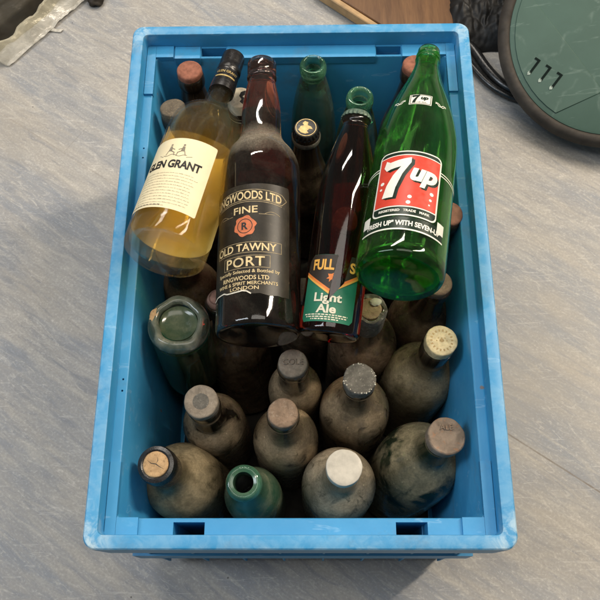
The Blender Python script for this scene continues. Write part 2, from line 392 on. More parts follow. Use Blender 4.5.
# ------------------------------------------------------------------ crate
def rrect(hx, hy, r, z, n=6):
    P = []
    for cx, cy, a0 in ((hx-r, hy-r, 0), (-hx+r, hy-r, 90), (-hx+r, -hy+r, 180), (hx-r, -hy+r, 270)):
        for k in range(n+1):
            a = math.radians(a0+90*k/n); P.append((cx+r*math.cos(a), cy+r*math.sin(a), z))
    return P
H = .32; ZL = .2975
loops = [rrect(.180, .280, .014, .004), rrect(.183, .283, .014, 0.0), rrect(.1850, .2850, .014, .006), rrect(.1910, .2910, .014, .262), rrect(.1978, .2978, .0110, .262), rrect(.199, .299, .0120, .2635),
         rrect(.2002, .3002, .0130, .315), rrect(.1998, .2998, .0126, .3182), rrect(.1986, .2986, .0114, .3196), rrect(.1972, .2972, .0100, H),
         rrect(.1880, .2880, .0065, H), rrect(.1870, .2870, .006, .3195), rrect(.1865, .2865, .0055, .318), rrect(.1855, .2855, .005, ZL+.001), rrect(.1848, .2848, .0045, ZL),
         rrect(.1765, .2705, .006, ZL), rrect(.1757, .2697, .006, ZL-.0006), rrect(.1752, .2692, .006, ZL-.002), rrect(.1665, .2595, .010, .016), rrect(.163, .256, .008, .012)]
bm = bmesh.new()
R_ = [[bm.verts.new(p) for p in L] for L in loops]
for A, B in zip(R_[:-1], R_[1:]):
    n = len(A)
    for i in range(n): bm.faces.new((A[i], A[(i+1)%n], B[(i+1)%n], B[i]))
bm.faces.new(R_[0][::-1]); bm.faces.new(R_[-1])
crate = link('bottle_crate', bm, M['crate'], angle=28)
# pockets and small drilled holes, cut for real
cb = bmesh.new()
for x0 in (-.1203, .0912):
    box(cb, x0, x0+.0300, -.2851, -.2732, .06, .2995)
    box(cb, x0, x0+.0300, .2718, .2842, .235, .2995)
for x, y in ((-.1803, .143), (-.1803, .1305), (-.1805, -.132), (-.1805, -.144)):
    lathe(cb, [(0, .27), (.0011, .27), (.0011, .31), (0, .31)], 10, off=(x, y))
cut = link('cutter', cb, M['crate'], smooth=False)
md = crate.modifiers.new('b', 'BOOLEAN'); md.operation = 'DIFFERENCE'; md.object = cut; md.solver = 'EXACT'
dg = bpy.context.evaluated_depsgraph_get()
me2 = bpy.data.meshes.new_from_object(crate.evaluated_get(dg))
crate.modifiers.clear(); crate.data = me2
bpy.data.objects.remove(cut)
T(crate, 'blue plastic stacking crate full of old bottles, standing on the grey floor', 'crate')
bm = bmesh.new(); nx, ny = 20, 30; V = {}
for i in range(nx+1):
    for j in range(ny+1): V[i, j] = bm.verts.new((-.162+.324*i/nx, -.255+.51*j/ny, .0123+.0006*(1+noise.noise(Vector((i*.4, j*.4, 0))))*.5))
for i in range(nx):
    for j in range(ny): bm.faces.new((V[i, j], V[i+1, j], V[i+1, j+1], V[i, j+1]))
M['shade'] = plain('black_shade', (.020,.017,.013), .9, .6, 30)  # black sheet over the crate floor, painting in the deep shade
link('shade_layer', bm, M['shade'], crate)
# raised pads on the ledge, outer ribs
for sx in (-1, 1):
    for sy in (-1, 1):
        bm = bmesh.new()
        xs = sorted((sx*.1746, sx*.1850)); ys = sorted((sy*.2160, sy*.2852))
        box(bm, xs[0], xs[1], ys[0], ys[1], ZL-.004, ZL+.0035)
        xs2 = sorted((sx*.1536, sx*.1744)); ys2 = sorted((sy*.2690, sy*.2852))
        box(bm, xs2[0], xs2[1], ys2[0], ys2[1], ZL-.004, ZL+.0033)
        bevel(bm, .0008, 1)
        link('corner_pad', bm, M['pad'], crate)
for sy in (-1, 1):
    for x0, x1 in ((-.1520, -.1215), (-.0890, .0900), (.1225, .1520)):
        if sy < 0: continue
        bm = bmesh.new(); ys = sorted((sy*.2680, sy*.2852)); box(bm, x0, x1, ys[0], ys[1], ZL-.010, ZL+.0018); bevel(bm, .0007, 1)
        link('ledge_pad', bm, M['pad'], crate)
for sy in (-1, 1):
    for k in range(8):
        x = -.17+k*.34/7; bm = bmesh.new(); y = sorted((sy*.270, sy*.2925)); box(bm, x-.0012, x+.0012, y[0], y[1], .02, .2612)
        link('rib', bm, M['pad'], crate, smooth=False)
for sx in (-1, 1):
    for k in range(12):
        y = -.265+k*.53/11; bm = bmesh.new(); x = sorted((sx*.180, sx*.1965)); box(bm, x[0], x[1], y-.0015, y+.0015, .02, .2612)
        link('rib', bm, M['pad'], crate, smooth=False)
for zz in (.105,):
    for sy in (-1, 1):
        bm = bmesh.new(); y = sorted((sy*.272, sy*.2945)); box(bm, -.19, .19, y[0], y[1], zz, zz+.045); bevel(bm, .003, 2); link('rib', bm, M['pad'], crate, smooth=False)

# ------------------------------------------------------------------ lettering
_cache = {}
def text_bm(s, w=None, h=None, bold=0.0, shear=0.0, spacing=1.0):
    """flat lettering as a bmesh in u,v, centred, scaled to width w and/or cap height h"""
    cu = bpy.data.curves.new('t', 'FONT'); cu.body = s; cu.size = 1; cu.offset = bold; cu.shear = shear; cu.space_character = spacing
    cu.align_x = 'CENTER'; cu.resolution_u = 4; cu.fill_mode = 'FRONT'
    o = bpy.data.objects.new('t', cu); C.objects.link(o)
    d = bpy.context.evaluated_depsgraph_get(); me = bpy.data.meshes.new_from_object(o.evaluated_get(d))
    bpy.data.objects.remove(o); bpy.data.curves.remove(cu)
    b = bmesh.new(); b.from_mesh(me); bpy.data.meshes.remove(me)
    xs = [v.co.x for v in b.verts]; ys = [v.co.y for v in b.verts]
    sx = (w/(max(xs)-min(xs))) if w else None; sy = (h/(max(ys)-min(ys))) if h else None
    if sx is None: sx = sy
    if sy is None: sy = sx
    cx = (max(xs)+min(xs))/2; cy = (max(ys)+min(ys))/2
    for v in b.verts: v.co = ((v.co.x-cx)*sx, (v.co.y-cy)*sy, 0)
    return b
def poly_bm(*polys):
    b = bmesh.new()
    for p in polys:
        f = b.faces.new([b.verts.new((x, y, 0)) for x, y in p]); f.normal_update()
    bmesh.ops.triangulate(b, faces=b.faces[:], ngon_method='EAR_CLIP'); return b
def rect_pts(u0, u1, v0, v1): return [(u0,v0),(u1,v0),(u1,v1),(u0,v1)]
def rrect_pts(u0, u1, v0, v1, r, n=5):
    P = []
    for cx, cy, a0 in ((u1-r, v1-r, 0), (u0+r, v1-r, 90), (u0+r, v0+r, 180), (u1-r, v0+r, 270)):
        P += [(cx+r*math.cos(math.radians(a0+90*k/n)), cy+r*math.sin(math.radians(a0+90*k/n))) for k in range(n+1)]
    return P
def disc_pts(u, v, r, n=14): return [(u+r*math.cos(2*math.pi*k/n), v+r*math.sin(2*math.pi*k/n)) for k in range(n)]
def line_pts(a, b, w):
    d = Vector((b[0]-a[0], b[1]-a[1])).normalized()*w/2
    return [(a[0]+d.y, a[1]-d.x), (b[0]+d.y, b[1]-d.x), (b[0]-d.y, b[1]+d.x), (a[0]-d.y, a[1]+d.x)]
def ring_bm(outer, inner):
    b = bmesh.new(); A = [b.verts.new((*p, 0)) for p in outer]; B = [b.verts.new((*p, 0)) for p in inner]; n = len(A)
    for i in range(n): b.faces.new((A[i], A[(i+1)%n], B[(i+1)%n], B[i]))
    return b
def merge(*bs):
    out = bmesh.new()
    for b in bs:
        m = bpy.data.meshes.new('x'); b.to_mesh(m); b.free(); out.from_mesh(m); bpy.data.meshes.remove(m)
    return out
def move(b, du=0, dv=0, rot=0, arch=0):
    c, s = math.cos(rot), math.sin(rot)
    for v in b.verts:
        x, y = v.co.x, v.co.y
        y -= arch*x*x
        v.co = (x*c-y*s+du, x*s+y*c+dv, 0)
    return b
def in_tri(p, t):
    d = [(t[(i+1)%3][0]-t[i][0])*(p[1]-t[i][1])-(t[(i+1)%3][1]-t[i][1])*(p[0]-t[i][0]) for i in range(3)]
    return all(x >= 0 for x in d) or all(x <= 0 for x in d)
def tear(b, *tris):
    """remove what a torn-away triangle covers"""
    for t in tris:
        for i in range(3):
            p, q = t[i], t[(i+1)%3]; n = Vector((q[1]-p[1], p[0]-q[0], 0)).normalized()
            bmesh.ops.bisect_plane(b, geom=b.verts[:]+b.edges[:]+b.faces[:], plane_co=(*p, 0), plane_no=n, dist=1e-7)
        bmesh.ops.delete(b, geom=[f for f in b.faces if in_tri(f.calc_center_median(), t)], context='FACES')
    return b
def wrap(b, rad, th0=0.0, v0=0.0, lift=.0002, thick=0.0, step=.0022, vstep=None):
    """bend flat u,v artwork round a bottle: rad is a number or a function of height"""
    rf = rad if callable(rad) else (lambda z: rad)
    us = [v.co.x for v in b.verts]; k = math.floor(min(us)/step)
    while k*step < max(us):
        bmesh.ops.bisect_plane(b, geom=b.verts[:]+b.edges[:]+b.faces[:], plane_co=(k*step, 0, 0), plane_no=(1, 0, 0), dist=1e-7); k += 1
    if vstep:
        vs = [v.co.y for v in b.verts]; k = math.floor(min(vs)/vstep)
        while k*vstep < max(vs):
            bmesh.ops.bisect_plane(b, geom=b.verts[:]+b.edges[:]+b.faces[:], plane_co=(0, k*vstep, 0), plane_no=(0, 1, 0), dist=1e-7); k += 1
    for v in b.verts:
        z = v0+v.co.y; r = rf(z); a = th0+v.co.x/r; r += lift
        v.co = (r*math.sin(a), -r*math.cos(a), z)
    for f in b.faces:
        c = f.calc_center_median(); f.normal_update()
        if f.normal.x*c.x+f.normal.y*c.y < 0: f.normal_flip()
    return b
def art(name, b, mat, parent):
    me = bpy.data.meshes.new(name)
    for f in b.faces: f.smooth = True
    b.to_mesh(me); b.free(); me.materials.append(mat)
    o = bpy.data.objects.new(name, me); C.objects.link(o); o.parent = parent; return o

# ------------------------------------------------------------------ bottle building
def prof_r(prof):
    """radius at a height, from an outer profile"""
    pts = sorted([(z, r) for r, z in prof])
    def f(z):
        for (a, ra), (b, rb) in zip(pts[:-1], pts[1:]):
            if a <= z <= b: return ra+(rb-ra)*(z-a)/max(1e-9, b-a)
        return pts[-1][1] if z > pts[-1][0] else pts[0][1]
    return f
def solid_body(outer, it=2):
    p = chaikin([(0, outer[0][1])]+outer+[(0, outer[-1][1])], it) if it else [(0, outer[0][1])]+outer+[(0, outer[-1][1])]
    return lathe(bmesh.new(), p)
def shell_body(outer, wall, base, it=2, seg=64, punt=.008):
    """open-mouthed glass: outer surface, rim, inner surface"""
    o = chaikin(outer, it)
    f = prof_r(o); top = o[-1][1]
    out = [(0, o[0][1]+punt), (o[0][0]*.45, o[0][1]+punt*.8), (o[0][0]*.8, o[0][1]+.0006)]+o
    rt = o[-1][0]
    out += [(rt-wall*.45, top+.0010), (max(.003, rt-wall*1.1), top+.0004)]
    z0 = o[0][1]; inn = []
    zs = [z for _, z in o if z0+base+.004 < z < top-.003][::-1]
    lim = rt-wall*1.25
    for z in zs:
        r = f(z)-wall
        if z > top-.03: r = min(r, max(lim, .004))
        inn.append((max(.004, r), z))
    rb = f(z0+base+.006)-wall
    inn += [(rb*.96, z0+base+.002), (rb*.8, z0+base+punt*.3), (0, z0+base+punt*.9)]
    return lathe(bmesh.new(), out+inn, seg), inn
def orient(base, tip, facing=CAM):
    base = Vector(base); d = (Vector(tip)-base).normalized()
    n = Vector(facing)-base; n = (n-n.dot(d)*d).normalized()
    y = -n; x = y.cross(d)
    return Matrix((( x.x, y.x, d.x, base.x), (x.y, y.y, d.y, base.y), (x.z, y.z, d.z, base.z), (0,0,0,1)))
def stand(base, top, spin=0):
    base = Vector(base); top = Vector(top); d = (top-base).normalized()
    q = Vector((0,0,1)).rotation_difference(d)
    return (Matrix.Translation(base) @ q.to_matrix().to_4x4() @ Matrix.Rotation(spin, 4, 'Z')), (top-base).length

def bottle_outer(R, h, style):
    if style == 'flagon': R *= 1.035
    """outer profile (r, z), base at 0, glass mouth at h"""
    if style == 'flagon':      # round-shouldered quart
        return [(R*.90, 0), (R, .004), (R, .010), (R, h*.36), (R, h*.50), (R*.975, h*.585), (R*.82, h*.665), (R*.53, h*.715), (.0185, h*.755), (.0156, h*.82), (.0142, h-.022), (.0142, h-.021), (.0172, h-.019), (.0175, h-.008), (.0165, h), (.012, h)]
    if style == 'beer':        # sloping shoulder
        return [(R*.90, 0), (R, .004), (R, .010), (R, h*.42), (R, h*.52), (R*.93, h*.62), (R*.74, h*.72), (R*.56, h*.81), (.0150, h*.90), (.0140, h-.020), (.0140, h-.019), (.0165, h-.017), (.0165, h-.006), (.0150, h), (.011, h)]
    if style == 'wine':        # square shoulder, long neck
        return [(R*.90, 0), (R, .004), (R, .012), (R, h*.50), (R, h*.60), (R*.96, h*.655), (R*.72, h*.715), (.0175, h*.765), (.0150, h*.82), (.0140, h-.024), (.0140, h-.023), (.0160, h-.021), (.0160, h-.004), (.0150, h), (.011, h)]
def stopper_bm(r, t, chamf=.0016, dish=0.0, flange=1.0):
    p = [(0, -t), (r*.92*flange, -t), (r*flange, -t+.001), (r, -t*.45), (r, -chamf), (r-chamf*.35, -chamf*.35), (r-chamf, 0), (r*.75, -dish), (0, -dish)]
    k = random.uniform(0, 6)
    return lathe(bmesh.new(), p, 56, mod=lambda a, z: 1+.010*math.sin(3*a+k)+.006*math.sin(7*a+2*k)+.004*math.sin(16*a+k))
def crown_bm(r, t):
    fl = lambda a, z: 1+(.035*math.cos(21*a) if z < -t*.35 else 0)
    p = [(0, -t), (r*1.06, -t), (r*1.07, -t+.0008), (r*1.0, -t*.45), (r*.97, -.0016), (r*.90, -.0003), (r*.80, 0), (0, .0003)]
    return lathe(bmesh.new(), p, 126, mod=fl)
def put(o, z, parent, rot=0):
    o.location = (0, 0, z); o.rotation_euler = (0, 0, rot); return o

def standing(name, label, cat, base, top, R, style, mat, cap, group='old bottles standing in the blue crate', spin=0, glassbody=False):
    """cap: dict(kind, r, t, mat)"""
    t = cap.get('t', .014) if cap else 0
    Mx, L = stand(base, top, spin); h = L-(cap.get('proud', t*.55) if cap else 0)
    root = empty(name, mat=Mx); T(root, label, cat, group)
    outer = bottle_outer(R, h, style)
    if glassbody: bmx, _ = shell_body(outer[:-1], .0042, .006)
    else: bmx = solid_body(outer)
    link('body', bmx, mat, root)
    if cap:
        k = cap['kind']
        if k == 'crown': st = link('crown_cap', crown_bm(cap['r'], t), cap['mat'], root)
        elif k == 'cork':
            st = link('cork', stopper_bm(cap['r'], t, .0012), cap['mat'], root)
        else: st = link('stopper', stopper_bm(cap['r'], t, cap.get('ch', .0016), cap.get('dish', 0)), cap['mat'], root)
        put(st, L, root)
        return root, st, L, h
    return root, None, L, h
def on_cap(st, name, b, mat, z=.0005, thick=.0004):
    """flat marks on a cap's top, given a hair of thickness"""
    r = bmesh.ops.extrude_face_region(b, geom=b.faces[:])
    bmesh.ops.translate(b, vec=(0, 0, thick), verts=[v for v in r['geom'] if isinstance(v, bmesh.types.BMVert)])
    o = link(name, b, mat, st, smooth=False); o.location.z = z-.0002; return o
def face_cam(root):      # spin that makes a cap's text read upright in the photograph
    return 0

ZB = .0125
# --- front rows (dusty, stoppered)
r, st, L, h = standing('dusty_bottle', 'dusty bottle in the near left corner with a bare cork in a dark foil neck', 'bottle', (-.126,-.212,ZB), (-.146,-.2145,.276), .0435, 'flagon', M['dust_olive'], dict(kind='cork', r=.0132, t=.012, mat=M['cork'], proud=.002))
nb = lathe(bmesh.new(), [(.0178, h-.040), (.0184, h-.036), (.0184, h-.024), (.0198, h-.018), (.0200, h-.006), (.0186, h+.0004), (.0150, h+.0014), (.0134, h+.0006), (.0133, h-.006), (.0150, h-.040)], 40, closed=True)
link('foil_collar', nb, M['foil_black'], r)
cb_ = [[(-.009,.0045), (-.004,.0012), (.001,.0006), (.0045,-.0022), (.0095,-.0050), (.0045,-.0028), (.0005,-.0002), (-.0042,.0006)], [(.0008,.0005), (.0022,.0038), (.0020,.0078), (.0028,.0036)]]
on_cap(st, 'crack', poly_bm(*cb_), M['black_ink'], .0001, .00025)
r, st, L, h = standing('dusty_bottle', 'short tan dusty bottle with a wide grey stopper carrying a round inset, left of centre', 'bottle', (-.104,-.143,ZB), (-.103,-.150,.277), .0365, 'flagon', M['dust_tan2'], dict(kind='stopper', r=.0178, t=.013, mat=M['cap_grey']))
on_cap(st, 'inset', poly_bm(disc_pts(0, 0, .0085, 24)), M['cap_dark'], .0002, .0003)
link('neck_band', lathe(bmesh.new(), [(.0176, h-.034), (.0180, h-.030), (.0182, h-.012), (.0176, h-.009), (.014, h-.009), (.014, h-.034)], 40, closed=True), M['neck_dark'], r)
r, st, L, h = standing('dusty_bottle', 'tan dusty bottle with a small mottled brown stopper, in the middle of the near rows', 'bottle', (-.021,-.165,ZB), (-.018,-.162,.276), .0375, 'flagon', M['dust_tan'], dict(kind='stopper', r=.0158, t=.013, mat=M['cap_brown']))
r, st, L, h = standing('dusty_bottle', 'pale dusty bottle with a smooth silvery white cap against the near wall', 'bottle', (.040,-.215,ZB), (.044,-.218,.277), .0415, 'flagon', M['dust_grey'], dict(kind='stopper', r=.0183, t=.015, mat=M['cap_pale'], ch=.0008))
r, st, L, h = standing('dusty_bottle', 'large dusty bottle rubbed dark in patches with a stopper embossed ALE, near right corner', 'bottle', (.119,-.199,ZB), (.1485,-.1865,.277), .0465, 'flagon', M['dust_patchy'], dict(kind='stopper', r=.0195, t=.013, mat=M['cap_rust'], dish=.0006))
on_cap(st, 'lettering', move(text_bm('ALE', h=.0058, bold=.02), 0, .009, rot=0), M['cap_rust'], .0002, .0007)
r, st, L, h = standing('dusty_bottle', 'tan dusty bottle with a slate grey stopper rimmed by pale crumbs, right of centre', 'bottle', (.0625,-.131,ZB), (.062,-.126,.277), .0405, 'flagon', M['dust_tan'], dict(kind='stopper', r=.0172, t=.020, mat=M['cap_dark']))
cbm = bmesh.new()
for k in range(46):
    a = random.uniform(0, 6.283); rr = .0160+random.uniform(-.0016, .0012); s = random.uniform(.0004, .0011)
    bmesh.ops.create_icosphere(cbm, subdivisions=1, radius=s, matrix=Matrix.Translation((rr*math.cos(a), rr*math.sin(a), -random.uniform(.0, .0012))))
T(link('crumbs', cbm, M['crumb'], st), kind='stuff')
r, st, L, h = standing('dusty_bottle', 'slim dusty bottle with a grey stopper embossed COLE, just below the brown wine bottle', 'bottle', (-.0095,-.098,ZB), (-.008,-.108,.274), .0315, 'flagon', M['dust_tan'], dict(kind='stopper', r=.0156, t=.013, mat=M['cap_grey']))
on_cap(st, 'lettering', move(text_bm('COLE', w=.022, bold=.02), 0, .001, rot=.0), M['cap_grey'], .0003, .0007)
r, st, L, h = standing('dusty_bottle', 'broad olive dusty bottle with a cream and gold printed cap by the right wall', 'bottle', (.130,-.095,ZB), (.150,-.0845,.277), .0415, 'flagon', M['dust_olive'], dict(kind='stopper', r=.0172, t=.014, mat=M['cap_cream'], ch=.0012))
pr_ = [disc_pts(0, 0, .0022, 10)]
for k in range(18):
    a = 2*math.pi*k/18; c, s = math.cos(a), math.sin(a); q = .0112
    pr_.append([(q*c+du*-s+dv*c, q*s+du*c+dv*s) for du, dv in ((-.0010,-.0012),(.0010,-.0012),(.0007,.0013),(-.0007,.0013))])
for k in range(7): pr_.append(rect_pts(-.006+k*.0018, -.0048+k*.0018, -.0012+.003*(k%2), .0002+.003*(k%2)))
on_cap(st, 'printed_ring', poly_bm(*pr_), M['gold_print'], .0002, .00012)
link('neck_band', lathe(bmesh.new(), [(.0165, h-.050), (.0168, h-.045), (.0178, h-.012), (.0176, h-.009), (.014, h-.009), (.014, h-.050)], 40, closed=True), M['neck_dark'], r)
# torn foil and broken cork
r, st, L, h = standing('dusty_bottle', 'dusty bottle with torn grey foil round a broken cork and a white wax chip', 'bottle', (.071,-.047,ZB), (.0755,-.0475,.276), .041, 'flagon', M['dust_brown'], dict(kind='cork', r=.0125, t=.012, mat=M['cork_old'], proud=.001))
fbm = bmesh.new()
n = 48; rings = []
for rr, zz, jit in ((.0180, h-.045, .0), (.0186, h-.040, .0), (.0188, h-.010, .0), (.0182, h-.001, .0006), (.0165, h+.0010, .0014), (.0135, h+.0006, .0022)):
    rings.append([fbm.verts.new(((rr+jit*math.sin(5*a+2)*1.0+random.uniform(-jit, jit)*.5)*math.cos(a), (rr+jit*math.sin(3*a)*.8)*math.sin(a), zz+random.uniform(-jit, jit)*.5)) for a in [2*math.pi*k/n for k in range(n)]])
for A, B in zip(rings[:-1], rings[1:]):
    for i in range(n): fbm.faces.new((A[i], A[(i+1)%n], B[(i+1)%n], B[i]))
link('foil_collar', fbm, M['foil_grey'], r)
wb = bmesh.new(); bmesh.ops.create_icosphere(wb, subdivisions=3, radius=1)
for v in wb.verts:
    q = v.co.copy(); f_ = 1+.25*noise.noise(q*2.3); v.co = (.006+q.x*.0062*f_, .007+q.y*.0045*f_, .0012+q.z*.0016)
link('wax_chip', wb, M['wax'], st)

# green open-mouthed bottle near wall
r, st, L, h = standing('green_bottle', 'dusty green glass bottle with an open mouth in the near row', 'bottle', (-.0555,-.225,ZB), (-.0568,-.2325,.275), .033, 'beer', M['dust_green'], None, glassbody=True)
lipp = [(.0172, h-.016), (.0184, h-.013), (.0186, h-.006), (.0170, h-.0005), (.0145, h+.0012), (.0118, h+.0002), (.0108, h-.004), (.0112, h-.016)]
link('lip', lathe(bmesh.new(), chaikin(lipp, 1), 48, closed=True), M['lip_green'], r)

# --- far rows
def far(label, base, top, R, style, mat, cap, **k): return standing(k.pop('name', 'dusty_bottle'), label, 'bottle', base, top, R, style, mat, cap, **k)
r, st, L, h = far('dark brown bottle with a red brown stopper in the far left corner', (-.131,.222,ZB), (-.1327,.2475,.305), .034, 'beer', M['dust_thin'], dict(kind='stopper', r=.0150, t=.013, mat=M['terracotta'], ch=.0022))
r, st, L, h = far('dusty bottle with a flecked grey brown stopper against the far left wall', (-.135,.140,ZB), (-.1508,.199,.298), .034, 'beer', M['dust_brown'], dict(kind='stopper', r=.0150, t=.017, mat=M['cap_fleck']))
r, st, L, h = far('dark bottle with an ivory cap, between the necks of the clear and brown bottles', (-.068,.190,ZB), (-.0722,.2165,.292), .034, 'beer', M['dust_thin'], dict(kind='stopper', r=.0158, t=.030, mat=M['cap_white'], ch=.0015, proud=.012))
on_cap(st, 'printed_mark', poly_bm([(.001,.008),(.006,.010),(.010,.006),(.008,.001),(.005,.003),(.003,.001),(.006,-.002),(.008,-.007),(.004,-.011),(.000,-.007),(.002,-.003),(-.001,.002)]), M['black_ink'], .0002, .00012)
link('ribbing', lathe(bmesh.new(), [(.0161, -.029), (.0166, -.028), (.0161, -.0265), (.0161, -.0235), (.0166, -.0225), (.0161, -.021), (.015, -.021), (.015, -.029)], 40, closed=True), M['cap_white'], st)
r, st, L, h = far('brown beer bottle with a black crown cap bearing a gold emblem', (.006,.162,ZB), (.0064,.1737,.291), .0325, 'beer', M['dust_thin'], dict(kind='crown', r=.0148, t=.0065, mat=M['black_cap'], proud=.0055), name='beer_bottle')
emb = [[(-.009,-.003),(-.006,-.007),(-.001,-.009),(.003,-.008),(.001,-.005),(.004,-.002),(.008,-.003),(.006,.001),(.002,.003),(.003,.007),(-.001,.009),(-.004,.006),(-.002,.003),(-.006,.002)]]
e = on_cap(st, 'emblem', poly_bm(*emb), M['gold'], .0005, .0002)
e2 = on_cap(st, 'gold_rim', ring_bm(disc_pts(0,0,.0122,40), disc_pts(0,0,.0114,40)), M['gold'], .0004, .0002)
link('gold_band', lathe(bmesh.new(), [(.0168, h-.016), (.0172, h-.014), (.0172, h-.010), (.0166, h-.008), (.015, h-.008), (.015, h-.016)], 40, closed=True), M['foil_grey'], r)
LIP = [(.0128, -.020), (.0150, -.016), (.0165, -.011), (.0163, -.004), (.0148, .0006), (.0122, .0010), (.0102, -.001), (.0094, -.006), (.0098, -.020)]
for lab, b_, t_ in (('taller pale green glass bottle with an open mouth by the far wall', (.015,.237,ZB), (.015,.2555,.302)), ('pale green glass bottle with an open mouth behind the capped brown bottle', (.070,.190,ZB), (.070,.2105,.300))):
    Mx, L = stand(b_, t_); root = empty('green_bottle', mat=Mx); T(root, lab, 'bottle', 'old bottles standing in the blue crate')
    outer = [(.027, 0), (.0305, .004), (.031, .010), (.031, .12), (.0305, .155), (.0285, .19), (.0245, .225), (.0190, .252), (.0150, .268), (.0140, L-.012)]
    bmx, _ = shell_body(outer, .0045, .006); link('body', bmx, M['glass_aqua'], root)
    link('lip', lathe(bmesh.new(), [(a, z+L) for a, z in chaikin(LIP, 1)], 48, closed=True), M['lip_green'], root)
r, st, L, h = far('dark bottle with an orange brown stopper behind the neck of the green soda bottle', (.132,.225,ZB), (.1365,.252,.305), .034, 'beer', M['dust_thin'], dict(kind='stopper', r=.0150, t=.013, mat=M['terracotta'], ch=.002))
r, st, L, h = far('slender dark bottle leaning on the right wall with a dusty red stopper', (.133,.065,ZB), (.1650,.0540,.302), .030, 'beer', M['dust_brown'], dict(kind='stopper', r=.0142, t=.013, mat=M['rubber_red'], ch=.002))
r, st, L, h = far('dusty bottle under the base of the green soda bottle, with a dull brown stopper', (.138,-.012,ZB), (.1505,-.0195,.281), .0385, 'flagon', M['dust_brown'], dict(kind='stopper', r=.0150, t=.013, mat=M['cap_brown'], ch=.002))
r, st, L, h = far('dusty bottle with a pinkish round stopper half under the brown wine bottle', (-.074,-.064,ZB), (-.095,-.020,.243), .040, 'flagon', M['dust_brown'], dict(kind='stopper', r=.0135, t=.013, mat=M['pinkish'], ch=.005))
r, st, L, h = far('dusty bottle mostly hidden under the base of the lying clear bottle', (-.128,.030,ZB), (-.150,.028,.270), .036, 'flagon', M['dust_brown'], dict(kind='stopper', r=.0145, t=.013, mat=M['cap_brown']))

for lab_, b_, t_ in (('unseen added bottle deep between the brown wine bottle and the ale bottle, near their bases', (.002,-.025,ZB), (.004,-.022,.268)),
                     ('unseen bottle added under the middle of the brown wine bottle', (-.052,.045,ZB), (-.050,.047,.268)),
                     ('unseen bottle added under the middle of the ale bottle', (.045,.055,ZB), (.046,.058,.268)),
                     ('unseen bottle added under the neck of the soda bottle', (.085,.120,ZB), (.090,.122,.262)),
                     ('unseen bottle added under the shoulder of the clear bottle', (-.062,.120,ZB), (-.060,.122,.262))):
    far(lab_, b_, t_, .035, 'beer', M['dust_thin'], dict(kind='stopper', r=.0148, t=.013, mat=M['cap_dark']))  # unseen bottles added to block light inside the crate

M['base_dust'] = dusty('dusty_base_glass', (.05,.075,.055), (.36,.35,.26), .46, 40, .25, .7)
M['recess'] = dusty('dusty_recess_glass', (.020,.055,.028), (.22,.23,.14), .42, 50, .3, .8)
M['upturned'] = glass('dark_green_glass', (.20,.80,.32), 110, (.30,.33,.20), .05, .03, thru=.06)
# --- upside-down green bottle: base ring up
Mx = stand((-.1322,-.0618,.276), (-.1415,-.083,.012))[0]
root = empty('upturned_bottle', mat=Mx); T(root, 'green bottle standing upside down, its thick glass base ring facing up, left wall', 'bottle', 'old bottles standing in the blue crate')
Rb = .0335
outp = [(0, .0085), (.012, .0080), (.0195, .0060), (.0222, .0020), (.0250, -.0004), (.0290, .0008), (.0322, .005), (Rb, .011), (Rb, .13), (.0325, .15), (.025, .175), (.017, .20), (.0145, .225), (.0165, .228), (.0165, .240), (.014, .242), (.011, .240), (.011, .205), (.022, .172), (.029, .150), (.0298, .13), (.0298, .026), (.027, .020), (.018, .0185), (0, .020)]
wav = lambda a, z: 1+(.035*math.sin(2*a+.6)+.03*math.sin(5*a+1)+.012*math.sin(9*a) if z < .0065 else 0)
link('body', lathe(bmesh.new(), chaikin(outp, 1), 72), M['upturned'], root)
link('base_ring', lathe(bmesh.new(), chaikin([(.0215, .0030), (.0222, .0012), (.0250, -.0010), (.0290, .0002), (.0322, .0042), (.0340, .0100), (.0337, .0108), (.0318, .0050), (.0288, .0012), (.0250, .0002), (.0228, .0026)], 1), 72, closed=True, mod=wav), M['base_dust'], root)
link('recess', lathe(bmesh.new(), chaikin([(0, .0078), (.012, .0073), (.0185, .0056), (.0205, .0036), (.0200, .0046), (.012, .0077), (0, .0082)], 1), 64), M['recess'], root)
rb = bmesh.new(); bmesh.ops.create_icosphere(rb, subdivisions=3, radius=1)
for v in rb.verts:
    q = v.co.copy(); f_ = 1+.3*noise.noise(q*2.1); v.co = (q.x*.0042*f_, q.y*.0075*f_, q.z*.0010)
o = link('brown_stain', rb, M['cork'], root); 
a_ = math.radians(150); o.location = (.0278*math.cos(a_), .0278*math.sin(a_), .0002); o.rotation_euler = (0, 0, a_)

# ------------------------------------------------------------------ lying bottles
LYING = 'bottles lying on top of the standing ones'
# clear whisky bottle
B_, T_ = (-.1366,-.0215,.355), (-.0779,.2542,.318)
root = empty('whisky_bottle', mat=orient(B_, T_)); T(root, 'clear bottle of golden spirit with a cream label and black foil neck, on top', 'bottle', LYING)
wo = [(.0385, 0), (.0422, .003), (.0428, .009), (.0428, .11), (.0428, .152), (.0420, .168), (.0370, .181), (.0250, .1905), (.0170, .198), (.0152, .210), (.0142, .228), (.0125, .245), (.0115, .278)]
bmx, inn = shell_body(wo, .0030, .007, punt=.006); link('body', bmx, M['glass_clear'], root)
lb = lathe(bmesh.new(), [(0, inn[0][1])]+[(r_+.0003, z_) for r_, z_ in inn], 64)
mw = orient(B_, T_); inv = mw.inverted()
pl = inv @ Vector((-.10, .10, .388)); nn = (inv.to_3x3() @ Vector((0, 0, 1))).normalized()
g = bmesh.ops.bisect_plane(lb, geom=lb.verts[:]+lb.edges[:]+lb.faces[:], plane_co=pl, plane_no=nn, clear_outer=True)
bmesh.ops.holes_fill(lb, edges=[e for e in lb.edges if len(e.link_faces) == 1])
link('liquid', lb, M['whisky'], root)
